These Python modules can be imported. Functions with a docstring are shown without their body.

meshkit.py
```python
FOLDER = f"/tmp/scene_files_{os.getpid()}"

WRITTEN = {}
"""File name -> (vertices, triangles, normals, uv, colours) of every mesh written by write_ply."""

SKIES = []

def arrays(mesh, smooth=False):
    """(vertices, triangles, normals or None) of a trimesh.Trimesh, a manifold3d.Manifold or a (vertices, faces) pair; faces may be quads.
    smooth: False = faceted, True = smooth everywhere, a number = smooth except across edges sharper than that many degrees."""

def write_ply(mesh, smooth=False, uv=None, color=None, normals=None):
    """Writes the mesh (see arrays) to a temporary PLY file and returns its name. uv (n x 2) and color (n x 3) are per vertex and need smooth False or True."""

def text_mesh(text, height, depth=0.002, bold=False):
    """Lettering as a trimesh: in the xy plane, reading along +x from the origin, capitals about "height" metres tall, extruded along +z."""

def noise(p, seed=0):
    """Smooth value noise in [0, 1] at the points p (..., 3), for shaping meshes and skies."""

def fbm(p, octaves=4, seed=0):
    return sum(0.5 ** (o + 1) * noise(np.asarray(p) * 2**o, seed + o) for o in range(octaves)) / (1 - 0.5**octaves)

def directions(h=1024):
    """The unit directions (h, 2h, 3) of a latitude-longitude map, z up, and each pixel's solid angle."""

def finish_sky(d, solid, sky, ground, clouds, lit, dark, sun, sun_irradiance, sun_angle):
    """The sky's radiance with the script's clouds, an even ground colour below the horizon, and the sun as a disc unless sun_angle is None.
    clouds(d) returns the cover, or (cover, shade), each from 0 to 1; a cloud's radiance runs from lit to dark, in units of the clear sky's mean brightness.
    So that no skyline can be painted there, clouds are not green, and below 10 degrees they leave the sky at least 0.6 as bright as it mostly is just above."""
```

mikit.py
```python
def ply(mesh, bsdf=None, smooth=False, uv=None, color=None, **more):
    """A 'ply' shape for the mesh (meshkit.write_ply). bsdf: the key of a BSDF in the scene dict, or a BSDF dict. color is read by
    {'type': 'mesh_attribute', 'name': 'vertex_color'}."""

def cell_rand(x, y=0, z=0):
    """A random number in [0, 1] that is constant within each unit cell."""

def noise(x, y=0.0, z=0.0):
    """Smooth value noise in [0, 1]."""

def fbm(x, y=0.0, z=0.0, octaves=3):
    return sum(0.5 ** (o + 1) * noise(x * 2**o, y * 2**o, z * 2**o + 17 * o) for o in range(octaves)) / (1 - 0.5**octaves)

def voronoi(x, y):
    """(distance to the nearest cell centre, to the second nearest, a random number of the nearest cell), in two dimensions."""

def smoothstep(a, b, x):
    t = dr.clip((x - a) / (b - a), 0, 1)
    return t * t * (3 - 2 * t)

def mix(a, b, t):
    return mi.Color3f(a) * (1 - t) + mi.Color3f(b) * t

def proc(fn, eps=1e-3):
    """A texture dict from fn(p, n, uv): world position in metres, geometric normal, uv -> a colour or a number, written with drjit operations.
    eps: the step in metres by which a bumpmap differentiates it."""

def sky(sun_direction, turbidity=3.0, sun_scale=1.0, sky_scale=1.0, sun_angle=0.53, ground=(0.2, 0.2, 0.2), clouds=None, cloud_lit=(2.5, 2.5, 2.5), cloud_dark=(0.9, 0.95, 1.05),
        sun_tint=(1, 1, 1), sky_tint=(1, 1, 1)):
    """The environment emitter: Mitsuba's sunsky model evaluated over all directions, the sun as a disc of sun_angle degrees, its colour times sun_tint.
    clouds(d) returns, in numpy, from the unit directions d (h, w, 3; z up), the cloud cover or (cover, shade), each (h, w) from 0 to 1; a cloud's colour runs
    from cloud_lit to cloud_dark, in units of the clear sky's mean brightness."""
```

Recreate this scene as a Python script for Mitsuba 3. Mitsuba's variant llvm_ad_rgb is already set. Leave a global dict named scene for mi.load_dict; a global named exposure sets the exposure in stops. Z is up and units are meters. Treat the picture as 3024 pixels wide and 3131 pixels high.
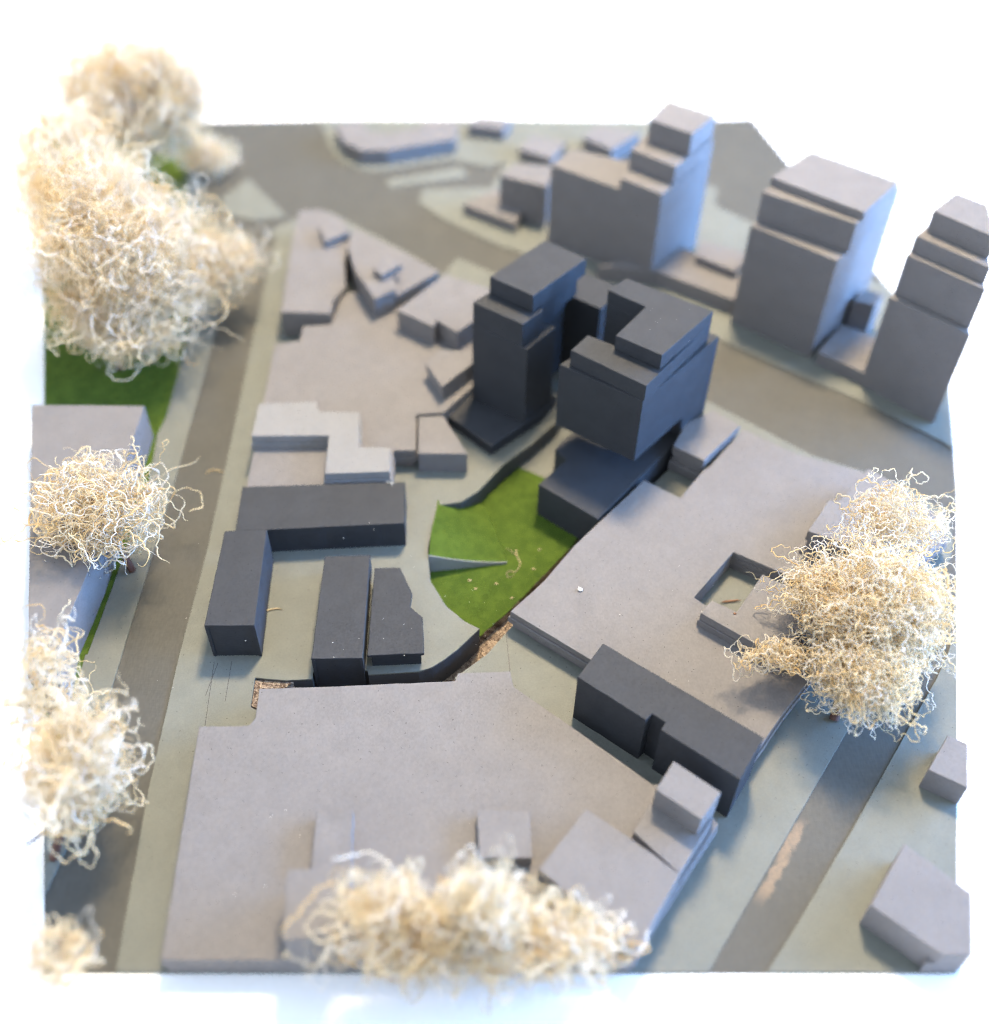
import math, random
import numpy as np, trimesh, mitsuba as mi, mikit, meshkit
import drjit as dr
import mapbox_earcut
from shapely.geometry import Polygon, Point
from mikit import noise, fbm, voronoi, smoothstep, mix, proc

T = mi.ScalarTransform4f
scene, labels = {}, {}

# ------------------------------------------------------------------ camera
CAM = np.array([0.0, 0.0, 0.40])
FWD = np.array([0.0, 0.69966334, -0.71447268])
UP = np.array([-0.01745241, 0.71436386, 0.69955678])
scene['camera'] = {'type': 'thinlens', 'fov': 51.856, 'fov_axis': 'x',
                   'to_world': T().look_at(origin=CAM.tolist(), target=(CAM + FWD).tolist(), up=UP.tolist()),
                   'aperture_radius': 0.0059, 'focus_distance': 0.476, 'near_clip': 0.01, 'far_clip': 20.0}

# ------------------------------------------------------------------ light
exposure = 0.0
scene['room_light'] = {'type': 'constant', 'radiance': {'type': 'rgb', 'value': [0.95, 1.12, 1.36]}}


def lamp(key, pos, target, w, h, rgb, label, cat):
    scene[key] = {'type': 'rectangle', 'to_world': T().look_at(origin=pos, target=target, up=[0.01, 0.02, 1]) @ T().scale([w / 2, h / 2, 1]),
                  'bsdf': {'type': 'diffuse', 'reflectance': {'type': 'rgb', 'value': [0.8, 0.8, 0.8]}},
                  'emitter': {'type': 'area', 'radiance': {'type': 'rgb', 'value': rgb}}}
    labels[key] = {'label': label, 'category': cat}


lamp('window', [1.60, 0.62, 0.46], [0, 0.40, 0.0], 1.6, 0.76, [5.2, 13.6, 31.0], 'tall daylit window far to the right of the model table', 'window')
lamp('ceiling_lamp', [0.20, 1.08, 1.42], [0, 0.36, 0], 0.26, 0.24, [276, 220, 142], 'warm ceiling lamp panel high above the back of the model table', 'lamp')
lamp('left_fill', [-1.9, 0.15, 0.9], [0, 0.36, 0], 1.1, 0.9, [1.2, 1.2, 1.2], 'dim added fill panel far to the left of the model table', 'window')  # weak fill panel added out of view to lift the left-facing sides

# ------------------------------------------------------------------ materials


def paint(key, rgb, mottle=0.10, rough=0.62, spec=0.35, bump=1.3e-4, grain=1.0, fibre=0.0):
    c = np.array(rgb)

    def base(p, n, uv):
        q = p * 1000.0
        a = fbm(q.x * 0.11, q.y * 0.11, q.z * 0.11, 3)
        b = 0.5 * noise(q.x * 1.15 * grain, q.y * 1.15 * grain, q.z * 1.15 * grain) + 0.5 * noise(q.x * 2.1 * grain, q.y * (2.1 - 1.5 * fibre) * grain, q.z * 2.1 * grain)
        f = 1.0 + mottle * 1.6 * (a - 0.5) + mottle * 2.2 * (b - 0.5)
        s = voronoi(q.x * 0.16, q.y * 0.16 + q.z * 0.31)
        speck = 1.0 - 0.45 * smoothstep(0.055, 0.03, s[0]) * dr.select(s[2] > 0.55, 1.0, 0.0)
        return mi.Color3f(float(c[0]), float(c[1]), float(c[2])) * (f * speck)

    def height(p, n, uv):
        q = p * 1000.0
        return (noise(q.x * 0.9, q.y * (0.9 - 0.5 * fibre), q.z * 0.9) + 0.6 * noise(q.x * 1.9, q.y * (1.9 - 0.9 * fibre), q.z * 1.9)) * bump
    scene[key] = {'type': 'twosided', 'bsdf': {'type': 'bumpmap', 'arbitrary': proc(height, 8e-5), 'scale': 1.0,
                  'bsdf': {'type': 'principled', 'base_color': proc(base), 'roughness': rough, 'specular': spec}}}


paint('light_paint', [0.163, 0.155, 0.155], 0.12, fibre=0.6, spec=0.2)
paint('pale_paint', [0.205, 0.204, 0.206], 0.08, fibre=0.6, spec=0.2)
paint('dark_paint', [0.0330, 0.0358, 0.0415], 0.16, rough=0.66, spec=0.25, bump=2.2e-4)
paint('pavement_paint', [0.142, 0.149, 0.131], 0.10, bump=6e-5, grain=1.6)
paint('wall_paint', [0.058, 0.061, 0.066], 0.12)
paint('card', [0.23, 0.24, 0.235], 0.08)


def road_base(p, n, uv):
    q = p * 1000.0
    f = 1.0 + 0.16 * (fbm(q.x * 0.08, q.y * 0.08, 0, 3) - 0.5) + 0.16 * (noise(q.x * 2.2, q.y * 0.5) - 0.5) + 0.10 * (noise(q.x * 0.6, q.y * 2.4) - 0.5)
    c = mi.Color3f(0.074, 0.0725, 0.0635) * f
    # paint rubbed off down to the bare board along one kerb
    s = (q.x - WEAR[0][0]) * WEAR[1][0] + (q.y - WEAR[0][1]) * WEAR[1][1]
    t = (q.y - WEAR[0][1]) * WEAR[1][0] - (q.x - WEAR[0][0]) * WEAR[1][1]
    edge = t + 1.6 * (fbm(q.x * 0.35, q.y * 0.35, 5, 3) - 0.5) * 2.0
    m = smoothstep(2.6, 1.1, edge) * smoothstep(-3.0, -1.5, edge) * smoothstep(0.0, 10.0, s) * smoothstep(WEAR[2], WEAR[2] - 12.0, s) * (0.55 + 0.45 * noise(q.x * 1.3, q.y * 1.3))
    return mix(c, mi.Color3f(0.26, 0.185, 0.12), m * 0.85)


# plan outlines in millimetres, measured on the model
PLAN = {
    'board': [[-167.8, 143.2], [180.3, 149.1], [261.5, 415.1], [288.3, 520.2], [278, 614.7], [224.2, 890.6], [129.9, 880.6], [-27.5, 877.6], [-156.3, 872.5], [-280.6, 862.5], [-332.6, 860.4], [-388.7, 828.4]],
    'island_main': [[-139.6, 128.7], [-147.6, 220.4], [-150.6, 292.2], [-151.5, 355.6], [-155.3, 440.2], [-161.9, 560.3], [-166.4, 676.6], [-168.7, 671.3], [-171.4, 683.1], [-166.4, 690.8], [-150.1, 708.3], [-131.7, 713.6], [-106.9, 691.3], [-69.9, 658.7], [-39.5, 627.9], [-29.9, 651.4], [23.1, 609.2], [131.4, 490.6], [160.9, 464.7], [185, 443], [209.5, 431.1], [228.7, 420.8], [241.2, 409.2], [249.1, 396.5], [248.3, 378.2], [243.2, 364.3], [161.9, 254.3], [84.5, 146.9], [69.1, 125.3]],
    'walk_left': [[-191.2, 127.9], [-179.4, 139.7], [-178.1, 165.6], [-174.4, 194.6], [-177.8, 268.8], [-178.1, 289.5], [-178.2, 291.6], [-180.9, 420.5], [-186.8, 549.8], [-192, 629.3], [-193.5, 683.8], [-211.8, 690.7], [-227.6, 716.1], [-237.6, 756.9], [-219.2, 783.7], [-217.8, 814.3], [-245.3, 842.1], [-280.3, 852.3], [-388.4, 848.1], [-421.8, 677.4]],
    'lawn': [[-193.4, 233], [-194, 266.5], [-195.9, 291.2], [-194.8, 291.2], [-194.6, 311.5], [-194.4, 335.1], [-195.2, 410.2], [-200.4, 451.2], [-198.9, 467], [-203.7, 549.3], [-213.4, 587.6], [-225.7, 682.7], [-245.1, 728.8], [-255.7, 782.4], [-240.4, 804.1], [-265.9, 834.7], [-307.1, 839.7], [-388.1, 822.4], [-280.7, 448.4], [-216.3, 409.6], [-208.5, 232.7]],
    'traffic_island': [[-203.2, 763.9], [-218.5, 731.4], [-211, 706.2], [-186.5, 697.7], [-162.3, 704.7]],
    'strip_island': [[-92.9, 764.4], [-31.9, 789.4], [-26.2, 772], [-88.6, 752.6]],
    'walk_far': [[-154.6, 852.8], [-144.9, 818.3], [-131.4, 793], [-109.3, 777.7], [-92.6, 780.1], [-67.9, 791.7], [-37.4, 800.1], [-11.4, 790.2], [12.6, 801.9], [37.2, 821.4], [131.7, 842.1], [166.4, 849.6], [191.6, 909], [133, 913.8], [-160.2, 902], [-162.7, 872.8]],
    'walk_right_back': [[-61.9, 750.2], [-63.9, 730.3], [-41.5, 702.6], [3.1, 665.4], [12.3, 661.4], [80.9, 605], [143, 559.1], [180.8, 527.6], [227.2, 493.2], [266.8, 456.4], [294.3, 415.9], [339.7, 614.4], [268.8, 628.8], [168.3, 733.2], [175.1, 760.2], [52.6, 834], [5.4, 801], [-7.5, 755.5]],
    'walk_right': [[104.5, 144.5], [122.7, 166.7], [155.3, 209.2], [213.2, 286.8], [222.1, 300.2], [233.6, 321], [276.9, 365.7], [197.1, 134.3], [98.2, 126.9]],
    'pit': [[54.1, 505.6], [36.7, 469.3], [20.8, 447.8], [4.6, 430.3], [-8.9, 408.5], [-18.7, 399.1], [-31.6, 396.4], [-33.8, 376.6], [-35.1, 362.7], [-32.4, 341.1], [-23.5, 324.7], [-13.6, 315], [-6.4, 310.8], [-17.2, 297.4], [-22.8, 291.8], [-28.4, 287.2], [-34.8, 284.5], [-58.5, 282.2], [-59.3, 284.6], [-84.9, 283.3], [-84.8, 279.1], [-97.2, 278], [-111.7, 279.4], [-111.9, 278.9], [-111.1, 263], [-106.7, 260.8], [-75.9, 264.2], [-15.4, 272.2], [-17.4, 281.4], [-2.5, 295.3], [7.1, 309], [12.2, 316.1], [59, 376.2], [102.5, 432], [118.2, 478.8]],
    'green': [[-6.3, 314.4], [-13.9, 322.6], [-24.1, 332.5], [-33.5, 339.8], [-36.1, 354], [-38.1, 371.3], [-36.4, 390.9], [-33.3, 405.9], [-19.6, 406.9], [-7, 412.1], [5.8, 429.5], [13.9, 440.1], [28.1, 431.9], [33, 427.3], [51.4, 393], [43, 377.7], [30.3, 360.5], [8.1, 330.9]],
    'pit_floor': [[13.9, 440.1], [28.1, 431.9], [44.7, 419], [86, 458.7], [80.6, 525.6], [55.6, 519.5], [38.7, 479.8], [21.2, 453.9]],
    'ledge': [[-112.2, 279.4], [-111.5, 264.6], [-104, 261.9], [-104, 271.9], [-96.5, 275.4], [-93.7, 278.4]],
    'ramp_low': [[7.1, 363.9], [4.7, 373.6], [-3.8, 401.1], [-8.4, 409]],
    'ramp_top': [[-31.6, 396.4], [-33.8, 376.6], [-34.1, 357.2]],
    'ramp_mid': [[-31.8, 399.3], [-8.2, 401]],
    'slabF': [[-128.7, 244.4], [-106.8, 245.5], [-104.6, 249.2], [-105.6, 264.9], [-75, 266.7], [-16.8, 271], [-15.6, 275.4], [8.5, 276.9], [10.1, 268.3], [34.7, 248.6], [69.6, 219.5], [70.2, 220.5], [80.6, 213.4], [91.4, 207], [94.4, 202.3], [67, 164.8], [51.1, 141], [47.7, 127.9], [-119.1, 125.1], [-120.8, 140.4]],
    'f1': [[-70.4, 201.4], [-55.6, 203], [-53.4, 176.5], [-69.2, 176.2]],
    'f1b': [[-75.7, 170.5], [-60.7, 171.5], [-51.5, 170.7], [-50.4, 158.2], [-56.8, 140.9], [-72.9, 140.8]],
    'f2': [[-4.9, 203.6], [16.4, 203.6], [17.1, 183.4], [-3.7, 183.1]],
    'f3': [[39.2, 203], [64.9, 183.8], [74, 175.9], [55.1, 146.8], [19.5, 177]],
    'f4': [[58, 194.7], [66, 207.6], [86.5, 204.8], [90.7, 200.5], [74.5, 177.5]],
    'cube': [[75.1, 219.5], [92.6, 205.7], [83.2, 193.8], [66.6, 206.4]],
    'C': [[50, 279.3], [114.3, 231.6], [101.3, 211.7], [71.5, 234.6], [73.8, 238.3], [68.6, 242.4], [65.7, 239.2], [37.7, 260.6]],
    'slabR': [[8.6, 312.4], [25.5, 332.4], [41.8, 356.9], [55.7, 374], [69.3, 390.7], [82.5, 406.8], [100.7, 393.2], [116.6, 416.1], [119.9, 418.2], [144, 451.2], [171.7, 430.3], [203.9, 417.2], [227.3, 400.1], [237.5, 383.2], [237.8, 365.6], [183.6, 324.4], [146.7, 275], [132.2, 257.9], [114.6, 234.7], [97.6, 241], [46, 284.4]],
    'court': [[123.7, 354], [99.5, 323.2], [104.7, 318.2], [118.6, 309], [153.6, 325], [156.3, 334]],
    'rb2': [[99.2, 306.2], [105.6, 314.1], [116.6, 307.3], [133, 331.4], [157.8, 314.4], [133.8, 279.6]],
    'rb': [[200.7, 402.2], [212, 390.7], [220.2, 366], [222, 348], [205.4, 331.5], [177.3, 345.5], [158.5, 354.8], [174.1, 377.4], [178.6, 376.3]],
    'rt': [[100, 428.9], [116.1, 417.5], [141, 448.1], [126.9, 461.4], [109.2, 448.5]],
    'T2pod': [[24, 401.9], [55, 375.9], [100.2, 434.4], [110.9, 449.6], [76.2, 469.8], [40.9, 442.3], [33.9, 431.4], [39.9, 422.2]],
    'T2main': [[33, 435.1], [74.8, 405.6], [122.1, 462.7]],
    'T2terr': [[38.6, 434.1], [75.5, 405.1], [85.3, 420.4], [48.1, 447.7]],
    'T2roof': [[71.2, 489.2], [115.1, 458.7], [83.6, 418.9], [61.3, 435.2], [79.3, 461.7], [60.2, 477.2]],
    'T1pod': [[-32, 468], [-2.6, 437.9], [26.9, 468], [36.7, 484.6], [-14.1, 494.9], [-20.1, 483]],
    'T1terr': [[-13.9, 480.8], [13.5, 460.6], [25.3, 474.1], [-2.2, 494.3]],
    'T1roof': [[26.9, 529.6], [49.9, 510.5], [19.2, 471.8], [-4.9, 489.8]],
    'T1base': [[-18.9, 478.1], [16.6, 462.2]],
    'conn': [[54.7, 539.9], [69.8, 529], [62.7, 516.8], [45.9, 530.2]],
    'wing': [[-135.9, 390.9], [-48.7, 396.7], [-46.8, 365.8], [-133.3, 358.1]],
    'leftblk': [[-136.3, 351.5], [-115.2, 353], [-110.7, 291.7], [-133.9, 291.2]],
    'bar': [[-86.1, 345.2], [-63.1, 347], [-60.3, 282.2], [-84.1, 281.4]],
    'poly': [[-60.4, 340.2], [-47.5, 340.9], [-40, 323.9], [-40.5, 315.4], [-33.9, 308.8], [-32, 287.5], [-58.6, 285.5]],
    'slabL': [[-134.9, 391.9], [-91.3, 393.6], [-56, 395.6], [-57.7, 426.3], [-45, 426.7], [-47.1, 458.1], [-30.9, 460.2], [-7.7, 495], [-4.3, 575.8], [-50, 585.1], [-104.5, 583.4], [-108, 547], [-126, 543.5], [-125.3, 528.5], [-140.8, 524.1]],
    'step': [[-137.3, 454.6], [-104.2, 457.2], [-102.4, 448.6], [-78.4, 448.4], [-75.7, 418.6], [-58.3, 418.8], [-57, 399.5], [-91.6, 396.8], [-93.5, 428], [-136.5, 426.2]],
    'box': [[-45.4, 454.8], [-31.1, 456], [-15.8, 423.4], [-43.5, 423.1]],
    'wedge': [[-43.1, 493], [-35.6, 506.8], [-17.2, 505.8], [-4.3, 507.7], [-16.7, 490.8], [-32.2, 470.5]],
    'para': [[-64.1, 543.4], [-35.5, 585.6], [-5.1, 569.6], [-5.9, 544.9], [-17.9, 529.8], [-25.1, 520.8], [-38.8, 533.7], [-39.8, 526.2]],
    'lb': [[-140.4, 550.8], [-108.3, 550.1], [-108.5, 563.7], [-102.2, 581.5], [-106.8, 612.8], [-105.4, 632.4], [-108.2, 656.7], [-116.2, 670.1], [-132.1, 682.5], [-147.2, 679.8], [-146.2, 637]],
    'prism': [[-93.7, 584], [-79.4, 553.7], [-66.8, 565.6], [-70.8, 590.2], [-80.5, 597.2]],
    'wallbar': [[-105.6, 627.3], [-104.1, 651.6], [-66.4, 620.8], [-40.2, 597], [-66.3, 567.4], [-75.7, 584.9], [-93.7, 584.3]],
    'sm1': [[-128.2, 649.4], [-112.2, 658.2], [-105.9, 640.9], [-121.1, 627.4]],
    'sm2': [[-82.7, 581.8], [-72, 596.9], [-64.3, 587.9], [-76, 574]],
    'F1a': [[35.5, 673.6], [79.3, 641.9], [91.8, 679.5], [51.7, 699]],
    'F1b': [[-0.3, 711.5], [34.4, 695.6], [41.7, 727.9], [11.6, 731]],
    'F1c': [[-28.2, 713.7], [12.2, 685.6], [18.9, 718], [-2.6, 738.9]],
    'F1m': [[80.8, 641], [106.5, 619.6], [130.6, 662.4], [97.3, 676.4]],
    'F1u': [[87.6, 655.9], [115.3, 632.5], [128.1, 658.7], [100.2, 672.9]],
    'F1t': [[99.5, 667.1], [125.6, 646.4], [143.7, 663.7], [114.9, 686.4]],
    'F2m': [[157.4, 576.5], [202.9, 537], [248.4, 605], [193.4, 640.9]],
    'F2u': [[162, 582.9], [211.6, 546.4], [249.3, 591.5], [198, 627.1]],
    'F2t': [[168.1, 591.2], [215.6, 549.7], [245.5, 588.1], [200.1, 627]],
    'F3l': [[229.2, 510], [260.2, 479.2]],
    'F3m': [[232.8, 513.8], [257.3, 485.6]],
    'F3u': [[235.8, 517.6], [257.9, 495.5]],
    'F3t': [[243.1, 522.6], [258.6, 505.9], [273.8, 525.6], [257.3, 540]],
    'pod1': [[69, 624.6], [111, 619.3], [159.1, 585.7], [171.5, 612.5], [133, 651.8]],
    'pod1b': [[138.7, 630.6], [163.1, 611.5], [177.5, 634.1], [144.4, 651.5]],
    'pod2': [[205.1, 531.3], [230.9, 509.2], [255, 542.2], [227.6, 563]],
    'pod2b': [[231.6, 564.5], [244.3, 559.9], [253.2, 572.3], [241.8, 578.2]],
    'F1low1': [[68.4, 816.4], [90.7, 795.6], [116.7, 826.2], [81.2, 839.3]],
    'F1low2': [[15.2, 802.5], [41.9, 785.3], [54.3, 816.4], [25.5, 828]],
    'U': [[-141.1, 835], [-129.7, 804.8], [-114.6, 790.6], [-92.7, 791.4], [-37.8, 813.9], [-37.4, 848.9], [-65.8, 849.8], [-66.6, 834], [-93.5, 821.3], [-112.9, 824.4], [-118.8, 847.7]],
    'ublk': [[-28.4, 844.1], [1.8, 837.4], [8.8, 857.5], [-19.9, 862.5]],
    'LG': [[-201.6, 448.5], [-196.8, 327.9], [-198.2, 288.5], [-193.5, 262.2], [-258.9, 254.4], [-338.9, 444.9], [-265.1, 447.6]],
    'rl1': [[167, 192.9], [147.2, 167.3], [166.7, 151.1], [181.2, 139.9], [195.2, 165]],
    'rl1b': [[168.5, 153], [157.8, 138], [185.5, 127.1], [189.3, 138.6]],
    'rl2': [[201.1, 245.4], [187.8, 228.2], [207, 216.7], [220.3, 234.6]],
}
P_LINES = [[[-133, 288], [-129.9, 252.5]], [[-131.1, 287.5], [-133.1, 268.8]], [[-124.7, 288.6], [-123.4, 265.9]], [[8, 295.6], [8.8, 285.9]], [[6.8, 308], [8.7, 283.9]]]
WEAR = ((135.9, 214.1), (-0.5643, -0.8256), 50.5)
FIB = {
    'green': [[6.6, 373.9, -10.6], [9.9, 372.1, -10.6], [12.2, 370.3, -10.6], [12.2, 373.4, -10.6], [12.7, 368.4, -10.6], [14.3, 364.7, -10.6], [13.6, 360.9, -10.6], [11.2, 357.5, -10.6], [8.5, 358.1, -10.6], [7.1, 355.9, -10.6], [8.5, 353.5, -10.6], [10.8, 355.4, -10.6], [11.2, 357.8, -10.6]],
    'road': [[-164.2, 418.3, -0.3], [-162.4, 421.5, -0.3], [-157.9, 421.1, -0.3], [-153.3, 420, -0.3]],
    'bar': [[-115.6, 319.2, 0.6], [-110.9, 320, 0.6], [-107.4, 320.7, 0.6], [-105.2, 320.1, 0.6]],
    'wing': [[-59.3, 396.2, 17.5], [-56.9, 395.6, 17.5], [-55.2, 394.9, 17.5], [-56.4, 393.3, 17.5]],
    'court': [[115.9, 329.8, 1], [121.3, 330.5, 1], [126.2, 331.4, 1]],
    'hook': [[-170.4, 373.1, 40], [-166.7, 381.7, 38], [-163.6, 388.1, 34], [-160.5, 395.1, 30], [-159.3, 402.8, 28]],
}
CHIPS = [[25, 374.1], [21.5, 360], [1.6, 349.2], [-9.2, 345.4], [-12.6, 351.2], [9.9, 339.6], [-19, 364.3]]
FLAKE = [43.2, 326.7]
FLAKE2 = [115.3, 306]
DUST = [(-128, 345, -50, 385, 17, 5), (-128, 284, -112, 335, 21, 3), (-80, 275, -60, 325, 13, 4), (-55, 280, -38, 320, 10.5, 8), (70, 425, 105, 462, 88, 9), (45, 250, 105, 262, 31.5, 3), (-170, 270, -145, 400, 0, 4), (-60, 340, -30, 380, 0, 8), (-35, 300, 5, 345, -11, 26), (-125, 150, 20, 225, 12, 10), (60, 300, 150, 360, 12, 10)]


scene['road_paint'] = {'type': 'twosided', 'bsdf': {'type': 'principled', 'base_color': proc(road_base), 'roughness': 0.6, 'specular': 0.3}}


def grass_base(p, n, uv):
    q = p * 1000.0
    a, b = fbm(q.x * 0.25, q.y * 0.25, q.z * 0.25, 3), noise(q.x * 3.2, q.y * 3.2, q.z * 3.2)
    c = mix(mi.Color3f(0.041, 0.074, 0.009), mi.Color3f(0.070, 0.112, 0.014), smoothstep(0.3, 0.7, a * 0.6 + b * 0.4))
    s = voronoi(q.x * 0.55, q.y * 0.55)
    return mix(c, mi.Color3f(0.15, 0.15, 0.05), smoothstep(0.10, 0.05, s[0]) * dr.select(s[2] > 0.7, 0.7, 0.0))


def grass_height(p, n, uv):
    q = p * 1000.0
    return (noise(q.x * 2.4, q.y * 2.4, q.z * 2.4) + 0.6 * noise(q.x * 5.2, q.y * 5.2, q.z * 5.2)) * 2.2e-4


scene['flock'] = {'type': 'twosided', 'bsdf': {'type': 'bumpmap', 'arbitrary': proc(grass_height, 8e-5), 'scale': 1.0,
                  'bsdf': {'type': 'principled', 'base_color': proc(grass_base), 'roughness': 0.85, 'specular': 0.15}}}


def chip_base(p, n, uv):
    q = p * 1000.0
    s = voronoi(q.x * 1.1 + 0.5 * q.z, q.y * 1.1 + 0.7 * q.z)
    return mix(mi.Color3f(0.07, 0.045, 0.032), mi.Color3f(0.36, 0.28, 0.21), s[2]) * (0.55 + 0.6 * smoothstep(0.0, 0.3, s[1] - s[0]))


def chip_height(p, n, uv):
    q = p * 1000.0
    s = voronoi(q.x * 1.1 + 0.5 * q.z, q.y * 1.1 + 0.7 * q.z)
    return s[2] * 4e-4


scene['chipboard'] = {'type': 'twosided', 'bsdf': {'type': 'bumpmap', 'arbitrary': proc(chip_height, 1.2e-4), 'scale': 1.0,
                      'bsdf': {'type': 'principled', 'base_color': proc(chip_base), 'roughness': 0.8, 'specular': 0.2}}}
scene['fibre'] = {'type': 'principledthin', 'base_color': {'type': 'mesh_attribute', 'name': 'vertex_color'}, 'roughness': 0.6, 'diff_trans': 0.8}
scene['bark'] = {'type': 'twosided', 'bsdf': {'type': 'principled', 'base_color': proc(lambda p, n, uv: mix(mi.Color3f(0.055, 0.022, 0.016), mi.Color3f(0.13, 0.06, 0.04), fbm(p.x * 900, p.y * 900, p.z * 350, 3))), 'roughness': 0.7}}
scene['straw'] = {'type': 'twosided', 'bsdf': {'type': 'principled', 'base_color': {'type': 'rgb', 'value': [0.42, 0.33, 0.19]}, 'roughness': 0.6}}
scene['cork'] = {'type': 'twosided', 'bsdf': {'type': 'principled', 'base_color': {'type': 'rgb', 'value': [0.22, 0.10, 0.05]}, 'roughness': 0.7}}
scene['white_flake'] = {'type': 'twosided', 'bsdf': {'type': 'principled', 'base_color': {'type': 'rgb', 'value': [0.6, 0.6, 0.58]}, 'roughness': 0.4}}
scene['graphite'] = {'type': 'twosided', 'bsdf': {'type': 'principled', 'base_color': {'type': 'rgb', 'value': [0.07, 0.07, 0.065]}, 'roughness': 0.6}}
scene['white_top'] = {'type': 'diffuse', 'reflectance': {'type': 'rgb', 'value': [0.95, 0.95, 0.95]}}

# ------------------------------------------------------------------ mesh helpers (plan coordinates in millimetres)
MM = 1e-3
BOARD = Polygon(PLAN['board'])
# the tall blocks along the right edge stop a little inside the board
SAWN = BOARD.intersection(Polygon([[-600, 100], [195, 100], [257, 430], [281, 560], [600, 1000], [-600, 1000]])) 


def add(key, mesh, bsdf, smooth=False, **kw):
    base, k = key, 0
    while key in scene:
        k += 1
        key = f'{base}_{k:03d}'
    scene[key] = mikit.ply(mesh, bsdf, smooth=smooth, **kw)
    return key


def clean_ring(r, ccw=True):
    r = np.asarray(r, float)[:, :2]
    if np.linalg.norm(r[0] - r[-1]) < 1e-6:
        r = r[:-1]
    a = 0.5 * np.sum(r[:, 0] * np.roll(r[:, 1], -1) - np.roll(r[:, 0], -1) * r[:, 1])
    return r if (a > 0) == ccw else r[::-1]


def densify(r, step, jit, rng):
    out = []
    n = len(r)
    for i in range(n):
        a, b = r[i], r[(i + 1) % n]
        d = b - a
        L = np.linalg.norm(d)
        k = max(1, int(L / step))
        nrm = np.array([d[1], -d[0]]) / max(L, 1e-9)
        for j in range(k):
            q = a + d * (j / k)
            if j:
                q = q + nrm * rng.normal(0, jit)
            out.append(q)
    return np.array(out)


def inset(r, c):
    """Move every vertex of a ring (solid on its left) inwards by c along the mitre."""
    e = np.roll(r, -1, 0) - r
    e /= np.linalg.norm(e, axis=1, keepdims=True) + 1e-12
    n = np.stack([-e[:, 1], e[:, 0]], 1)
    m = n + np.roll(n, 1, 0)
    m /= np.linalg.norm(m, axis=1, keepdims=True) + 1e-9
    s = c / np.maximum(np.sum(m * n, 1), 0.45)
    return r + m * s[:, None]


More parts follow.
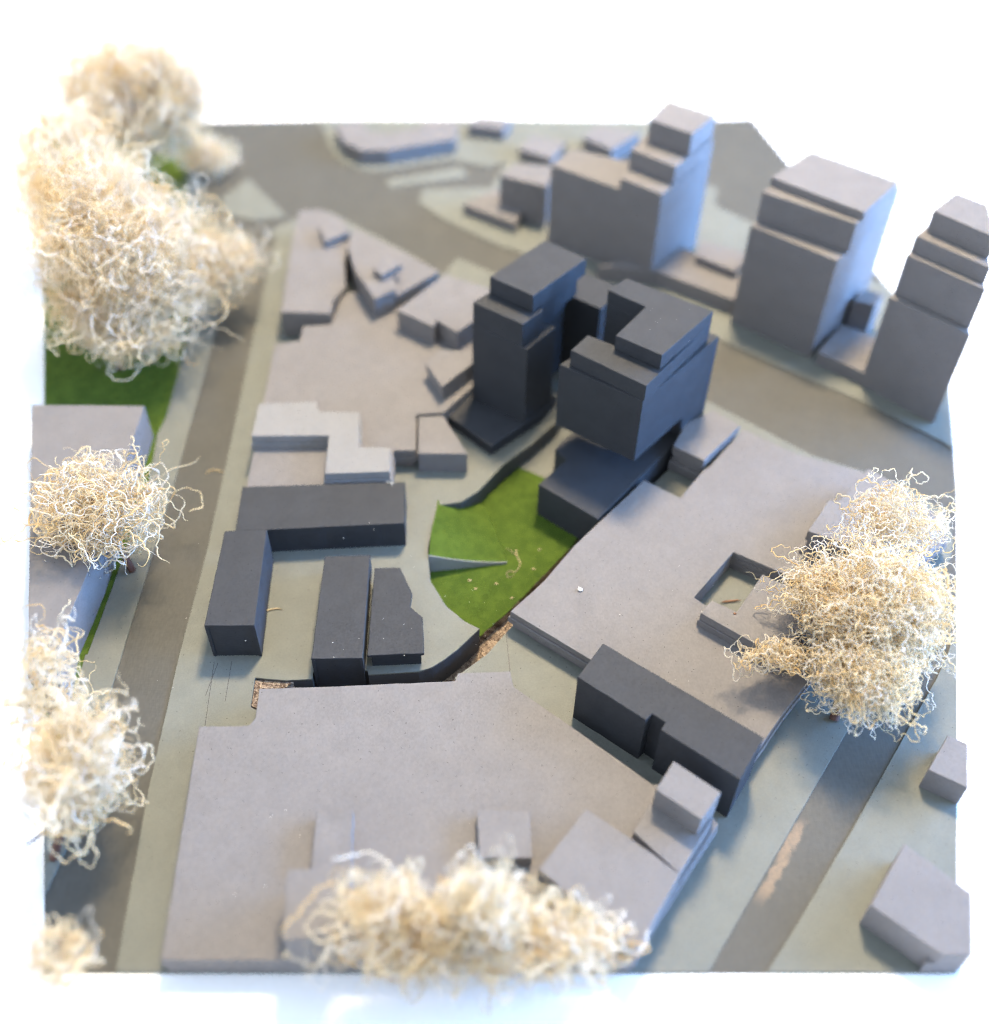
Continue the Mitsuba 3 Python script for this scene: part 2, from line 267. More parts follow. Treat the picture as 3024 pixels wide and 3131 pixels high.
def cap(rings):
    v = np.vstack(rings).astype(np.float64)
    ends = np.cumsum([len(r) for r in rings]).astype(np.uint32)
    return v, mapbox_earcut.triangulate_float64(v, ends).reshape(-1, 3).astype(int)


def prism(poly, z0, z1, holes=(), chamfer=0.22, jit=0.07, step=5.0, seed=0, clip=True, bottom=True, saw=None):
    """Card block: outline in mm, straight sides, a small worn chamfer round the top edge."""
    rng = np.random.default_rng(seed + int(abs(poly[0][0]) * 10) + int(abs(poly[0][1]) * 7))
    sh = Polygon(poly, holes)
    if not sh.is_valid:
        sh = sh.buffer(0)
    if clip:
        sh = sh.intersection(SAWN if saw is None else saw)
    geoms = list(getattr(sh, 'geoms', [sh]))
    V, F, at = [], [], 0
    for g in geoms:
        if g.geom_type != 'Polygon' or g.area < 1:
            continue
        rings = [densify(clean_ring(g.exterior.coords), step, jit, rng)] + [densify(clean_ring(i.coords, False), step, jit, rng) for i in g.interiors]
        tops = [inset(r, chamfer) for r in rings] if chamfer else rings
        for r, t in zip(rings, tops):
            n = len(r)
            lv = [np.c_[r, np.full(n, z0)], np.c_[r, np.full(n, z1 - chamfer)]] + ([np.c_[t, np.full(n, z1)]] if chamfer else [])
            V += lv
            i = np.arange(n)
            j = (i + 1) % n
            for k in range(len(lv) - 1):
                a, b = at + k * n, at + (k + 1) * n
                F += [np.stack([a + i, a + j, b + j], 1), np.stack([a + i, b + j, b + i], 1)]
            at += n * len(lv)
        for rr, z, flip in ((tops, z1, False),) + (((rings, z0, True),) if bottom else ()):
            v, f = cap(rr)
            V.append(np.c_[v, np.full(len(v), z)])
            nz = np.cross(v[f[:, 1]] - v[f[:, 0]], v[f[:, 2]] - v[f[:, 0]])
            f = np.where((nz > 0)[:, None], f, f[:, ::-1])
            F.append(at + (f[:, ::-1] if flip else f))
            at += len(v)
    return trimesh.Trimesh(np.vstack(V) * MM, np.vstack(F), process=False)


def struct(key, mesh, m):
    k = add(key, mesh, m)
    labels[k] = {'kind': 'structure'}
    return k


def block(name, label, cat, parts, group=None):
    """A card building: parts = (part name, outline, z0, z1, material[, holes]); the parts' keys start with the building's key."""
    key = name
    i = 0
    while key in labels:
        i += 1
        key = f'{name}_{i:03d}'
    labels[key] = {'label': label, 'category': cat}
    if group:
        labels[key]['group'] = group
    if len(parts) == 1:
        p = parts[0]
        scene[key] = mikit.ply(prism(p[1], p[2], p[3], p[5] if len(p) > 5 else ()), p[4])
    else:
        for q, p in enumerate(parts):
            add(f'{key}__{p[0]}', prism(p[1], p[2], p[3], p[5] if len(p) > 5 else (), seed=q), p[4])
    return key


def layers(outline, z0, z1, n, m, holes=(), name='card_layer', off=0.85, seed=1):
    """A slab glued up from n sheets of card whose edges do not quite line up."""
    rng = np.random.default_rng(seed)
    out, zs = [], np.linspace(z0, z1, n + 1)
    base = Polygon(outline)
    base = base if base.is_valid else base.buffer(0)
    for k in range(n):
        o = 0.0 if k == n - 1 else (-rng.uniform(0.5, off * 1.3) if (k + seed) % 2 else rng.uniform(0.35, off))
        r = list(base.buffer(o, join_style=2).exterior.coords) if o else outline
        out.append((name, r, zs[k] + (0.42 if k else 0), zs[k + 1], m, holes))
    return out



def sheeted(quad, z0, z1, m, t=1.5, back=0.55):
    """A bar folded from card: side sheets and roof sheet stand proud of a set-back front panel. quad = back left, back right, front right, front left."""
    bl, br, fr, fl = (np.array(p, float) for p in quad)

    def lerp(a, b, d):
        return a + (b - a) * d / np.linalg.norm(b - a)
    core = [lerp(bl, br, t), lerp(br, bl, t), lerp(lerp(fr, fl, t), lerp(br, bl, t), back), lerp(lerp(fl, fr, t), lerp(bl, br, t), back)]
    left = [bl, lerp(bl, br, t - 0.08), lerp(fl, fr, t - 0.08), fl]
    right = [lerp(br, bl, t - 0.08), br, fr, lerp(fr, fl, t - 0.08)]
    tl = lambda r: [list(map(float, p)) for p in r]
    return [('core', tl(core), z0, z1 - t, m), ('side_sheet', tl(left), z0, z1 - t - 0.04, m), ('side_sheet', tl(right), z0, z1 - t - 0.04, m),
            ('roof_sheet', tl([bl, br, fr, fl]), z1 - t, z1, m)]


P = PLAN
LP, DP = 'light_paint', 'dark_paint'

# ------------------------------------------------------------------ the setting
struct('table_top', prism([[-2500, -1600], [2500, -1600], [2500, 3400], [-2500, 3400]], -25, -0.95, [list(BOARD.buffer(0.3, join_style=2).exterior.coords)], chamfer=0, jit=0, step=9e9, clip=False), 'white_top')
struct('base_board', prism(P['board'], -21, -17, chamfer=0, clip=False), 'chipboard')
pit_ring = P['pit']
under = list(Polygon(P['board']).buffer(-0.15).exterior.coords)
struct('board_core', prism(under, -17, -1.3, [pit_ring], chamfer=0, jit=0, saw=BOARD), 'wall_paint')
struct('road', prism(P['board'], -1.3, -0.9, [pit_ring], chamfer=0, jit=0, saw=BOARD), 'road_paint')
main = Polygon(P['island_main']).difference(Polygon(pit_ring))
for nm, pts in (('pavement', None), ('pavement', P['walk_left']), ('pavement', P['walk_far']), ('pavement', P['walk_right_back']), ('pavement', P['walk_right'])):
    if pts is None:
        mesh = prism(P['island_main'], -0.9, 0.0, [pit_ring], chamfer=0.12, jit=0.05, step=3.0, saw=BOARD)
    else:
        sh = Polygon(pts).buffer(0).difference(Polygon(P['lawn']).buffer(0.15)) if pts is P['walk_left'] else Polygon(pts).buffer(0)
        sh = max(getattr(sh, 'geoms', [sh]), key=lambda g: g.area)
        mesh = prism(list(sh.exterior.coords), -0.9, 0.0, [list(i.coords) for i in sh.interiors], chamfer=0.12, jit=0.05, step=3.0, saw=BOARD)
    struct(nm, mesh, 'pavement_paint')
struct('traffic_island', prism(P['traffic_island'], -0.9, 0.0, saw=BOARD), 'pavement_paint')
struct('traffic_island', prism(P['strip_island'], -0.9, 0.0, saw=BOARD), 'pavement_paint')
struct('lawn', prism(P['lawn'], -0.9, 0.0, chamfer=0.1, saw=BOARD), 'flock')
struct('chipboard_ledge', prism(P['ledge'], -16.9, -1.6, chamfer=0, jit=0.3, step=1.5, saw=BOARD), 'chipboard')
struct('pit_floor', prism(P['pit_floor'], -17, -11.2, chamfer=0.1, saw=BOARD), 'pavement_paint')
struct('sunken_ground', prism(P['green'], -17, -11.5, chamfer=0, saw=BOARD), 'chipboard')
struct('sunken_lawn', prism(P['green'], -11.5, -11.0, chamfer=0.15, jit=0.15, step=2.0, saw=BOARD), 'flock')

# the grassed ramp that climbs from the sunken lawn to the plaza
top = [P['ramp_mid'][0], P['ramp_top'][0], P['ramp_top'][1], P['ramp_top'][2]]
low = [P['ramp_low'][3], P['ramp_low'][2], P['ramp_low'][1], P['ramp_low'][0]]


def polyline(pts, n):
    pts = np.array(pts, float)
    s = np.r_[0, np.cumsum(np.linalg.norm(np.diff(pts, axis=0), axis=1))]
    u = np.linspace(0, s[-1], n)
    return np.c_[np.interp(u, s, pts[:, 0]), np.interp(u, s, pts[:, 1])]


NU, NV = 24, 24
A, Bv = polyline(top, NV), polyline(low, NV)
g = np.zeros((NU, NV, 3))
for i in range(NU):
    t = i / (NU - 1)
    g[i, :, :2] = A * (1 - t) + Bv * t
    v = np.linspace(0, 1, NV)
    zt = 0.5 * (1 - v) + 1.6 * v
    g[i, :, 2] = zt * (1 - t) ** 1.15 + (-9.9) * (1 - (1 - t) ** 1.15) - 1.2 * np.sin(np.pi * t) * v
idx = np.arange(NU * NV).reshape(NU, NV)
q = np.stack([idx[:-1, :-1], idx[1:, :-1], idx[1:, 1:], idx[:-1, 1:]], -1).reshape(-1, 4)
g2 = g - [0, 0, 0.9]
rim = np.r_[idx[0, :], idx[1:, -1], idx[-1, -2::-1], idx[-2:0:-1, 0]]
nn = NU * NV
rq = np.stack([rim, np.roll(rim, -1), np.roll(rim, -1) + nn, rim + nn], 1)
allq = np.vstack([q, q[:, ::-1] + nn, rq])
sheet = trimesh.Trimesh(np.vstack([g.reshape(-1, 3), g2.reshape(-1, 3)]) * MM, np.vstack([allq[:, [0, 1, 2]], allq[:, [0, 2, 3]]]), process=False)
labels['grass_ramp'] = {'label': 'green ramp curling up from the sunken lawn to the plaza, grey card under its front', 'category': 'ramp'}
scene['grass_ramp__turf'] = mikit.ply(sheet, 'flock', smooth=35)
front = g[:, -1] + [0, -0.35, 0.25]
fv = np.vstack([front, np.c_[front[:, :2], np.full(NU, -11.0)], front + [0, 0.5, 0], np.c_[front[:, :2] + [0, 0.5], np.full(NU, -11.0)]])
i = np.arange(NU - 1)
ff = []
for a, b in ((0, 1), (2, 3), (0, 2)):
    ff += [np.stack([a * NU + i, a * NU + i + 1, b * NU + i + 1], 1), np.stack([a * NU + i, b * NU + i + 1, b * NU + i], 1)]
scene['grass_ramp__side_wall'] = mikit.ply(trimesh.Trimesh(fv * MM, np.vstack(ff), process=False), 'card')


def line_strip(pts, w, z, t=0.02):
    pts = np.array(pts, float)
    d = np.diff(pts, axis=0)
    d = np.vstack([d, d[-1:]])
    d /= np.linalg.norm(d, axis=1, keepdims=True)
    nrm = np.c_[-d[:, 1], d[:, 0]] * w / 2
    n = len(pts)
    return list(map(list, pts + nrm)) + list(map(list, (pts - nrm)[::-1]))


for pts in P_LINES:
    add('pavement__pencil_line', prism(line_strip(pts, 0.36, 0), -0.1, 0.06, chamfer=0, jit=0), 'graphite')

# ------------------------------------------------------------------ the dark buildings of the new scheme
MB = 'model building'
block('slab_tower', 'dark grey stepped tower with podium, left of the two dark towers in the middle', MB, [
    ('podium', P['T1pod'], 0, 7, DP), ('shaft', [[-14.5, 481.2], [16.6, 458.3], [33, 480], [22, 488], [40, 512], [27, 522]], 7, 61, DP),
    ('upper_storeys', [[-14, 480.9], [13.6, 460.5], [25.3, 474.8], [20, 479], [46, 512], [26.5, 528]], 61.25, 76, DP), ('roof_block', P['T1roof'], 76.3, 87, DP)])
block('link_block', 'dark grey block with pale top closing the gap behind the two dark towers', MB, [
    ('link', [[34, 523], [48, 545], [76, 524.5], [60, 503]], 0, 58, DP)])
block('courtyard_tower', 'dark grey tower with notched roof overhanging a low block, right of the two dark towers', MB, [
    ('podium', P['T2pod'], -11, 12, DP),
    ('back_leg', [[105.7, 443.3], [122.1, 462.7], [73, 496], [60.2, 477.2], [79.3, 461.7]], 12.05, 27, DP),
    ('overhanging_storeys', [[33.2, 434.8], [75, 405.3], [122.1, 462.7], [73, 496], [60.2, 477.2], [79.3, 461.7], [63.5, 438.5], [48.5, 449.5]], 27.25, 69, DP),
    ('terrace_storey', [[38.6, 434.1], [75.5, 405.1], [115.1, 458.7], [71.2, 489.2], [60.2, 477.2], [79.3, 461.7], [63, 438], [48.1, 447.7]], 69.3, 79, DP),
    ('roof_block', P['T2roof'], 79.3, 88, DP)])
block('long_wing', 'long low dark grey bar lying crosswise behind the plaza on the left', MB, [('wing', P['wing'], 0, 17, DP)])
block('end_bar', 'dark grey bar pointing at the viewer, leftmost on the plaza beside the road', MB, sheeted(P['leftblk'], 0, 24, DP))
block('middle_bar', 'dark grey bar standing at the edge of the trench with a blue lit right side', MB, sheeted(P['bar'], -17, 13, DP))
block('faceted_block', 'low dark grey block with a nibbled right outline beside the middle bar', MB, [
    ('base', list(Polygon(P['poly']).buffer(-1.6, join_style=2).exterior.coords), 0, 9.0, DP), ('roof_sheet', P['poly'], 9.05, 10.5, DP)])
block('notched_bar', 'dark grey bar with a slot in its front, between the two large pale slabs', MB, [('bar', P['C'], 0, 31.5, DP)])

# ------------------------------------------------------------------ the pale context buildings
block('front_slab', 'broad pale grey slab filling the lower left foreground with small blocks on it', MB, layers(P['slabF'], 0, 12, 3, LP, seed=3))
block('roof_block', 'small pale rectangular block on the front slab, left one of the two beside the road', MB, [('block', P['f1'], 12, 18, LP)])
block('roof_block', 'taller pale block at the front left of the front slab, half hidden by the tree', MB, [('block', P['f1b'], 12, 32, LP)])
block('roof_block', 'narrow pale block in the middle of the front slab behind the front tree', MB, [('block', P['f2'], 12, 18, LP)])
block('roof_block', 'large diamond turned pale block on the right of the front slab', MB, [('block', P['f3'], 12, 22, LP)])
block('stepped_block', 'pale stepped block with a cube on top at the right corner of the front slab', MB, [('base', P['f4'], 12, 19, LP), ('cube', P['cube'], 12, 32, LP)])
block('courtyard_slab', 'broad pale slab right of the sunken lawn with a square courtyard cut into it', MB, layers(P['slabR'], 0, 12, 3, LP, [P['court']], seed=5))
block('roof_block', 'pale raised block around the square courtyard beside the right tree', MB, layers(P['rb2'], 0.2, 21, 4, LP, seed=6))
block('corner_block', 'pale layered block on the far right corner of the courtyard slab behind the right tree', MB, layers(P['rb'], 0.3, 28, 4, LP, seed=7))
block('roof_block', 'pale low block tucked against the right side of the notched dark tower', MB, layers(P['rt'], 0.4, 17.5, 3, LP, seed=8))
block('left_slab', 'broad pale slab behind the long dark wing on the left', MB, layers(P['slabL'], 0, 13, 3, LP, seed=9))
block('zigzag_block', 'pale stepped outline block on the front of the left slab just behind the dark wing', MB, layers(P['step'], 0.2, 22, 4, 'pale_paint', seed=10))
block('corner_block', 'small pale block with a slanted side at the right front corner of the left slab', MB, [('block', P['box'], 0, 14, LP)])
block('wedge_block', 'pale wedge shaped block leaning against the left dark tower', MB, layers(P['wedge'], 0.3, 24, 4, LP, seed=11))
block('angled_block', 'pale angled block with a step in its front, just left of the left dark tower', MB, [('block', P['para'], 0.5, 27, LP)])
block('pointed_building', 'pale building running to a point at the road junction behind the left slab', MB, [
    ('main_block', P['lb'], 0.4, 19, LP), ('raised_roof', P['sm1'], 19, 25, LP)])
block('prism_block', 'pale block with a sharp front corner in the middle of the left block', MB, [
    ('prism', P['prism'], 0.6, 28, LP), ('long_bar', P['wallbar'], 0.7, 22, LP), ('raised_roof', P['sm2'], 28, 33, LP)])
block('roadside_building', 'long pale building at the left edge with a blue lit side along the green strip', MB, [('block', P['LG'], 0, 24, LP)])
block('stepped_tower', 'tall pale stepped tower complex at the back, leftmost of the three far towers', MB, [
    ('low_end', P['F1c'], 0, 8, LP), ('side_block', P['F1b'], 0, 33, LP), ('middle_block', [P['F1a'][0], P['F1m'][0], P['F1a'][2], P['F1a'][3]], 0, 61, LP),
    ('shaft', [P['F1m'][0], P['F1m'][1], [146, 672], [110, 700]], 0, 69, LP),
    ('upper_storeys', [P['F1u'][0], P['F1u'][1], [146, 673], [112, 700]], 69.4, 82, LP), ('top_block', [P['F1t'][0], P['F1t'][1], [145, 675], [115, 698]], 82.4, 98, LP)])
block('stepped_tower', 'tall pale tower with two thin setbacks, middle one of the three far towers', MB, [
    ('shaft', [P['F2m'][0], P['F2m'][1], [249, 590], [203, 630]], 0, 72, LP), ('upper_storeys', [P['F2u'][0], P['F2u'][1], [249.5, 591], [203, 630]], 72.4, 91.5, LP),
    ('top_block', [P['F2t'][0], P['F2t'][1], [246, 588], [200, 627]], 91.55, 97, LP)])
block('stepped_tower', 'tall stepped tower cut off at the right board edge, rightmost of the three far towers', MB, [
    ('shaft', [P['F3l'][0], [275, 463], [300, 500], [262, 548]], 0, 65, LP), ('middle_storeys', [P['F3m'][0], [275, 470], [300, 500], [262, 547]], 65.4, 91, LP),
    ('upper_storeys', [P['F3u'][0], [275, 477], [300, 500], [262, 546]], 91.05, 101, LP), ('top_block', [P['F3t'][0], [279, 483], [300, 505], [262, 543]], 101.05, 114, LP)])
block('podium_block', 'low pale podium with a raised box between the left and middle far towers', MB, [('podium', P['pod1'], 0, 11, LP), ('raised_box', P['pod1b'], 11, 17, LP)])
block('podium_block', 'low pale podium between the middle and right far towers', MB, [('podium', P['pod2'], 0, 9, LP), ('raised_box', P['pod2b'], 0, 26, LP)])
block('far_block', 'low pale block with blue lit side directly behind the leftmost far tower', MB, [('block', P['F1low1'], 0, 14, LP)])
block('far_block', 'low blurred pale block left behind the leftmost far tower', MB, [('block', P['F1low2'], 0, 10, LP)])
block('curved_building', 'pale U shaped building with rounded corner at the far edge of the board', MB, [('block', P['U'], 0, 12, LP)])
block('far_block', 'small block with blue side right beside the U shaped building at the far edge', MB, [('block', P['ublk'], 0, 10, LP)])
block('low_block', 'low pale block at the lower right beside the right road', MB, [('block', P['rl1'], 0, 17, LP)])
block('low_block', 'lower pale block in the bottom right corner in front of the other low block', MB, [('block', P['rl1b'], 0, 9, LP)])
block('low_block', 'low pale block at the right edge under the right tree', MB, [('block', P['rl2'], 0, 14, LP)])

# ------------------------------------------------------------------ wood wool trees


def tubes(paths, widths, thick, roll):
    """paths (n, m, 3) -> flattened tubes of 4 sides; returns vertices, faces."""
    n, m, _ = paths.shape
    t = np.gradient(paths, axis=1)
    t /= np.linalg.norm(t, axis=2, keepdims=True) + 1e-12
    ref = np.array([0.31, 0.22, 0.92])
    a = np.cross(t, ref)
    a /= np.linalg.norm(a, axis=2, keepdims=True) + 1e-9
    b = np.cross(t, a)
    c, s = np.cos(roll)[..., None], np.sin(roll)[..., None]
    a, b = a * c + b * s, b * c - a * s
    taper = np.minimum(1, 0.35 + 3 * np.minimum(np.linspace(0, 1, m), np.linspace(1, 0, m)))[None, :, None]
    w, h = widths[:, None, None] * taper, thick[:, None, None] * taper
    v = np.stack([paths + a * w, paths + b * h, paths - a * w, paths - b * h], 2)
    i, k = np.meshgrid(np.arange(m - 1), np.arange(4), indexing='ij')
    q = np.stack([i * 4 + k, i * 4 + (k + 1) % 4, (i + 1) * 4 + (k + 1) % 4, (i + 1) * 4 + k], -1).reshape(-1, 4)
    f = np.vstack([q[:, [0, 1, 2]], q[:, [0, 2, 3]]])
    F = (np.arange(n) * m * 4)[:, None, None] + f[None]
    return v.reshape(-1, 3), F.reshape(-1, 3)


CREAM = np.array([[0.82, 0.71, 0.50], [0.87, 0.82, 0.73], [0.76, 0.58, 0.32], [0.80, 0.66, 0.41], [0.84, 0.76, 0.59]])


def crown_mesh(c, r, n, seed, step=1.25, m=36, width=0.40, stray=0.16, frizz=(0.35, 0.75, 6.0, 11.0), spikes=0.16):
    rng = np.random.default_rng(seed)
    c, r = np.array(c, float), np.array(r, float)
    d = rng.normal(size=(n, 3))
    d /= np.linalg.norm(d, axis=1, keepdims=True)
    p = d * (rng.uniform(0.25, 1.0, n) ** 0.6)[:, None]
    h = np.cross(d, rng.normal(size=(n, 3))) + 0.35 * rng.normal(size=(n, 3))
    h /= np.linalg.norm(h, axis=1, keepdims=True)
    ax = rng.normal(size=(n, 3)) * rng.uniform(0.02, 0.14, n)[:, None]
    loose = rng.random(n) < stray
    spike = rng.random(n) < spikes
    h[spike] = d[spike] + [0, 0, 0.5] + 0.5 * rng.normal(size=(spike.sum(), 3))
    h /= np.linalg.norm(h, axis=1, keepdims=True)
    loose |= spike
    bound = np.where(loose, rng.uniform(1.1, 1.55, n), rng.uniform(0.7, 1.03, n))
    pos = p * r
    bound[spike] = rng.uniform(1.25, 1.25 + 2.2 * spikes, spike.sum())
    out = np.zeros((n, m, 3))
    for k in range(m):
        out[:, k] = pos
        ax = ax * 0.86 + rng.normal(size=(n, 3)) * 0.038
        kink = rng.random(n) < 0.045
        ax[kink] = rng.normal(size=(kink.sum(), 3)) * 0.36
        h = h + step * np.cross(ax, h)
        u = pos / r
        L = np.linalg.norm(u, axis=1)
        lim = bound * (0.58 + 0.80 * meshkit.noise(u / (L[:, None] + 1e-6) * 1.7 + seed))
        over = np.maximum(L - lim, 0)
        nrm = u / r
        nrm /= np.linalg.norm(nrm, axis=1, keepdims=True) + 1e-9
        h = h - nrm * (over * 0.8)[:, None]
        h += rng.normal(size=(n, 3)) * 0.05
        h /= np.linalg.norm(h, axis=1, keepdims=True)
        pos = pos + h * step
    t = np.gradient(out, axis=1)
    pa = np.cross(t, rng.normal(size=(n, 1, 3)))
    pa /= np.linalg.norm(pa, axis=2, keepdims=True) + 1e-9
    pb = np.cross(t, pa)
    pb /= np.linalg.norm(pb, axis=2, keepdims=True) + 1e-9
    for pv in (pa, pb):
        ph = rng.uniform(0, 6.28, (n, 1)) + np.arange(m) * step * 6.28 / rng.uniform(frizz[2], frizz[3], (n, 1)) + np.cumsum(rng.normal(0, 0.25, (n, m)), 1)
        out += pv * (np.sin(ph) * rng.uniform(frizz[0], frizz[1], (n, 1)))[..., None]
    out += c
    out[..., 2] = np.maximum(out[..., 2], 1.0)
    w = width * rng.uniform(0.55, 1.25, n)
    v, f = tubes(out, w, w * 0.45, rng.uniform(0, 3, n)[:, None] + np.cumsum(rng.normal(0, 0.12, (n, m)), 1))
    col = CREAM[rng.choice(len(CREAM), n, p=[0.24, 0.26, 0.13, 0.17, 0.20])] * rng.uniform(0.86, 1.0, (n, 1))
    return v, f, np.repeat(np.clip(col, 0, 0.92), m * 4, axis=0)


def trunk_mesh(base, top, r, seed):
    rng = np.random.default_rng(seed)
    base, top = np.array(base, float), np.array(top, float)
    t = np.linspace(0, 1, 9)[:, None]
    path = base + (top - base) * t + np.c_[rng.normal(0, 0.5, (9, 2)), np.zeros(9)] * (t * (1 - t) * 4)
    V, F, at = [], [], 0

    def tube(path, rad):
        nonlocal at
        k = len(path)
        d = np.gradient(path, axis=0)
        d /= np.linalg.norm(d, axis=1, keepdims=True)
        a = np.cross(d, [0.2, 1, 0.1])
        a /= np.linalg.norm(a, axis=1, keepdims=True)
        b = np.cross(d, a)
        ang = np.arange(9) * 2 * np.pi / 9
        bump = 1 + 0.12 * rng.normal(size=(k, 9))
        v = path[:, None] + (np.cos(ang)[None, :, None] * a[:, None] + np.sin(ang)[None, :, None] * b[:, None]) * (rad[:, None] * bump)[..., None]
        i, j = np.meshgrid(np.arange(k - 1), np.arange(9), indexing='ij')
        q = np.stack([i * 9 + j, i * 9 + (j + 1) % 9, (i + 1) * 9 + (j + 1) % 9, (i + 1) * 9 + j], -1).reshape(-1, 4)
        V.append(v.reshape(-1, 3))
        F.append(at + np.vstack([q[:, [0, 1, 2]], q[:, [0, 2, 3]]]))
        at += k * 9
    tube(path, r * np.linspace(1.25, 0.7, 9))
    for k in range(4):
        s = path[3 + k]
        e = s + np.array([rng.normal(0, 9), rng.normal(0, 9), rng.uniform(6, 12)])
        u = np.linspace(0, 1, 6)[:, None]
        tube(s + (e - s) * u + rng.normal(0, 0.3, (6, 3)) * u, r * np.linspace(0.55, 0.25, 6))
    return trimesh.Trimesh(np.vstack(V) * MM, np.vstack(F), process=False)


def tree(label, base, lobes, trunk_r=1.5, seed=1, twigs=(), **kw):
    key, i = 'wood_wool_tree', 0
    while key in labels:
        i += 1
        key = f'wood_wool_tree_{i:03d}'
    labels[key] = {'label': label, 'category': 'tree'}
    Vs, Fs, Cs, at = [], [], [], 0
    for j, (c, r, n) in enumerate(lobes):
        v, f, col = crown_mesh(c, r, n, seed * 10 + j, **kw)
        Vs.append(v); Fs.append(f + at); Cs.append(col)
        at += len(v)
    scene[key + '__crown'] = mikit.ply(trimesh.Trimesh(np.vstack(Vs) * MM, np.vstack(Fs), process=False), 'fibre', smooth=True, color=np.vstack(Cs))
    c = np.array(lobes[0][0])
    scene[key + '__trunk'] = mikit.ply(trunk_mesh(base, c + [0, 0, 4], trunk_r, seed), 'bark', smooth=50)


tree('small wood wool tree with bare leaning trunk beside the long roadside building', [-187.1, 344.6, 0],
     [([-199, 353, 40], [30, 28, 22], 330), ([-186, 345, 40], [26, 22, 18], 110)], seed=1)
tree('blurred wood wool tree at the lower left beside the road', [-178.5, 188.5, 0], [([-162, 206, 44], [16, 22, 24], 330)], seed=2)
tree('narrow wood wool tree at the left edge just above the blurred lower left tree', [-186, 225, 0], [([-185, 243, 44], [9, 20, 22], 93)], seed=3, trunk_r=1.2)
tree('top of a wood wool tree in the bottom left corner', [-163, 148, 0], [([-150, 137, 36], [10, 8, 9], 45)], seed=4, trunk_r=1.2)
tree('big shaggy wood wool tree on the lawn at the upper left', [-239.4, 513.1, 0],
     [([-229, 535, 68], [50, 46, 44], 1150), ([-222, 507, 44], [42, 30, 24], 420), ([-250, 565, 84], [40, 36, 36], 420), ([-205, 560, 58], [28, 30, 28], 260)], seed=5, trunk_r=2.2, m=44)
tree('small straw coloured tree overhanging the left road beside the big shaggy tree', [-192, 600, 0], [([-180, 575, 40], [24, 22, 16], 240)], seed=6, trunk_r=1.3)
tree('tallest blurred wood wool tree at the far upper left', [-285, 745, 0], [([-272, 742, 72], [58, 40, 46], 900), ([-244, 740, 84], [20, 18, 20], 150)], seed=7, trunk_r=2.4, width=0.55, step=1.6)
tree('small pale tuft of a tree on the far lawn behind the big trees', [-243, 785, 0], [([-236, 770, 14], [18, 14, 11], 160)], seed=8, trunk_r=1.0, width=0.45)
tree('blurred wood wool tree at the left edge between the two tallest trees', [-300, 660, 0], [([-288, 640, 66], [36, 34, 46], 640)], seed=9, trunk_r=2.0, width=0.5)
tree('large wood wool tree at the right edge over the right road', [158.1, 261.7, 0],
     [([173, 294, 41], [34, 27, 27], 1150), ([164, 262, 34], [20, 15, 17], 420), ([194, 342, 50], [20, 16, 13], 170), ([128, 275, 30], [15, 6, 5], 70), ([148, 306, 40], [14, 11, 12], 80)],
     seed=10, trunk_r=1.9, step=0.95, m=46, width=0.30, frizz=(0.4, 0.8, 4.0, 6.5))
tree('wide wood wool tree on the front slab in the centre foreground', [-6, 146, 12],
[([-8, 147, 28], [45, 9, 10], 380), ([-37, 151, 42], [14, 8, 15], 110), ([-1, 152, 44], [12, 8, 17], 150), ([33, 147, 29], [13, 8, 10], 70)], seed=11, trunk_r=1.8, width=0.38, spikes=0.42, stray=0.25)


# ------------------------------------------------------------------ loose bits lying about


def wire(key, pts, r, m, label, cat):
    from scipy.interpolate import CubicSpline
    pts = np.array(pts, float)
    s = np.r_[0, np.cumsum(np.linalg.norm(np.diff(pts, axis=0), axis=1))]
    cs = CubicSpline(s, pts)
    path = cs(np.linspace(0, s[-1], 50))[None]
    v, f = tubes(path, np.array([r]), np.array([r * 0.6]), np.linspace(0, 2, 50)[None])
    k = add(key, trimesh.Trimesh(v * MM, f, process=False), m, smooth=True)
    labels[k] = {'label': label, 'category': cat}


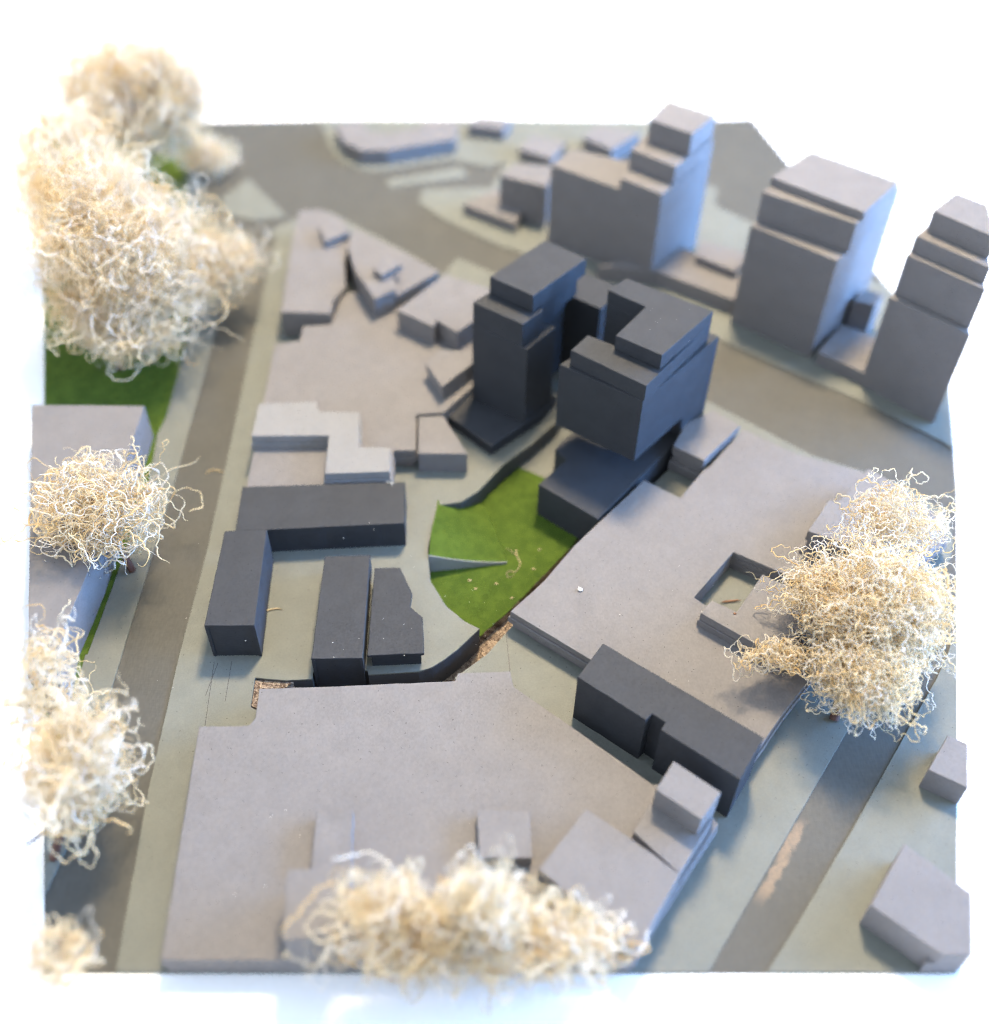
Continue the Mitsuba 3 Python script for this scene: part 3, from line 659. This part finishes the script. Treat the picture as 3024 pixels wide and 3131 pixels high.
wire('loose_fibre', FIB['green'], 0.32, 'straw', 'curled loose wood fibre lying on the sunken lawn beside the ramp tip', 'wood fibre')
wire('loose_fibre', FIB['road'], 0.45, 'straw', 'short blurred wood fibre lying on the left road', 'wood fibre')
wire('loose_fibre', FIB['bar'], 0.5, 'straw', 'straight pale wood sliver on the plaza touching the end bar', 'wood fibre')
wire('loose_fibre', FIB['wing'], 0.3, 'white_flake', 'tiny white fibre on the right back corner of the long dark wing', 'wood fibre')
wire('loose_fibre', FIB['court'], 0.55, 'cork', 'brown wood splinter lying in the square courtyard', 'splinter')
wire('loose_fibre', FIB['hook'], 0.32, 'straw', 'thin curved wood fibre reaching from the left tree over the left road', 'wood fibre')


def crumb(center, r, seed):
    rng = np.random.default_rng(seed)
    m = trimesh.creation.icosphere(subdivisions=1)
    m.vertices = m.vertices * rng.uniform(0.55, 1.25, (len(m.vertices), 1)) * np.array(r) + np.array(center)
    m.vertices *= MM
    return m


CHIP_WHERE = ['farthest back', 'beside the slab edge', 'below the curled fibre', 'leftmost but one',
              'leftmost, nearest the ramp', 'nearest the front tip', 'on the ramp']
for k, (x, y) in enumerate(CHIPS[:6]):
    key = 'wood_chip' + (f'_{k:03d}' if k else '')
    scene[key] = mikit.ply(crumb([x, y, -10.7], [1.0, 0.5, 0.35], 40 + k), 'straw')
    labels[key] = {'label': 'tiny tan wood chip lying on the sunken lawn ' + CHIP_WHERE[k], 'category': 'wood chip', 'group': 'wood chips on the sunken lawn'}
scene['white_crumb'] = mikit.ply(crumb([*FLAKE, 12.6], [1.3, 1.4, 0.8], 77), 'white_flake')
labels['white_crumb'] = {'label': 'tiny white crumb lying on the courtyard slab', 'category': 'crumb'}
scene['orange_crumb'] = mikit.ply(crumb([*FLAKE2, 21.3], [0.8, 0.5, 0.4], 78), 'cork')
labels['orange_crumb'] = {'label': 'tiny orange crumb on the raised block in front of the square courtyard', 'category': 'crumb'}

rng = np.random.default_rng(5)
parts = []
for (x0, y0, x1, y1, z, n) in DUST:
    for _ in range(n):
        s = rng.uniform(0.07, 0.19)
        parts.append(crumb([rng.uniform(x0, x1), rng.uniform(y0, y1), z + s * 0.3], [s * rng.uniform(0.6, 2.4), s, s * 0.6], int(rng.integers(1e6))))
scene['dust'] = mikit.ply(trimesh.util.concatenate(parts), 'white_flake')
labels['dust'] = {'label': 'white dust specks scattered over the dark roofs and the plaza', 'category': 'dust', 'kind': 'stuff'}
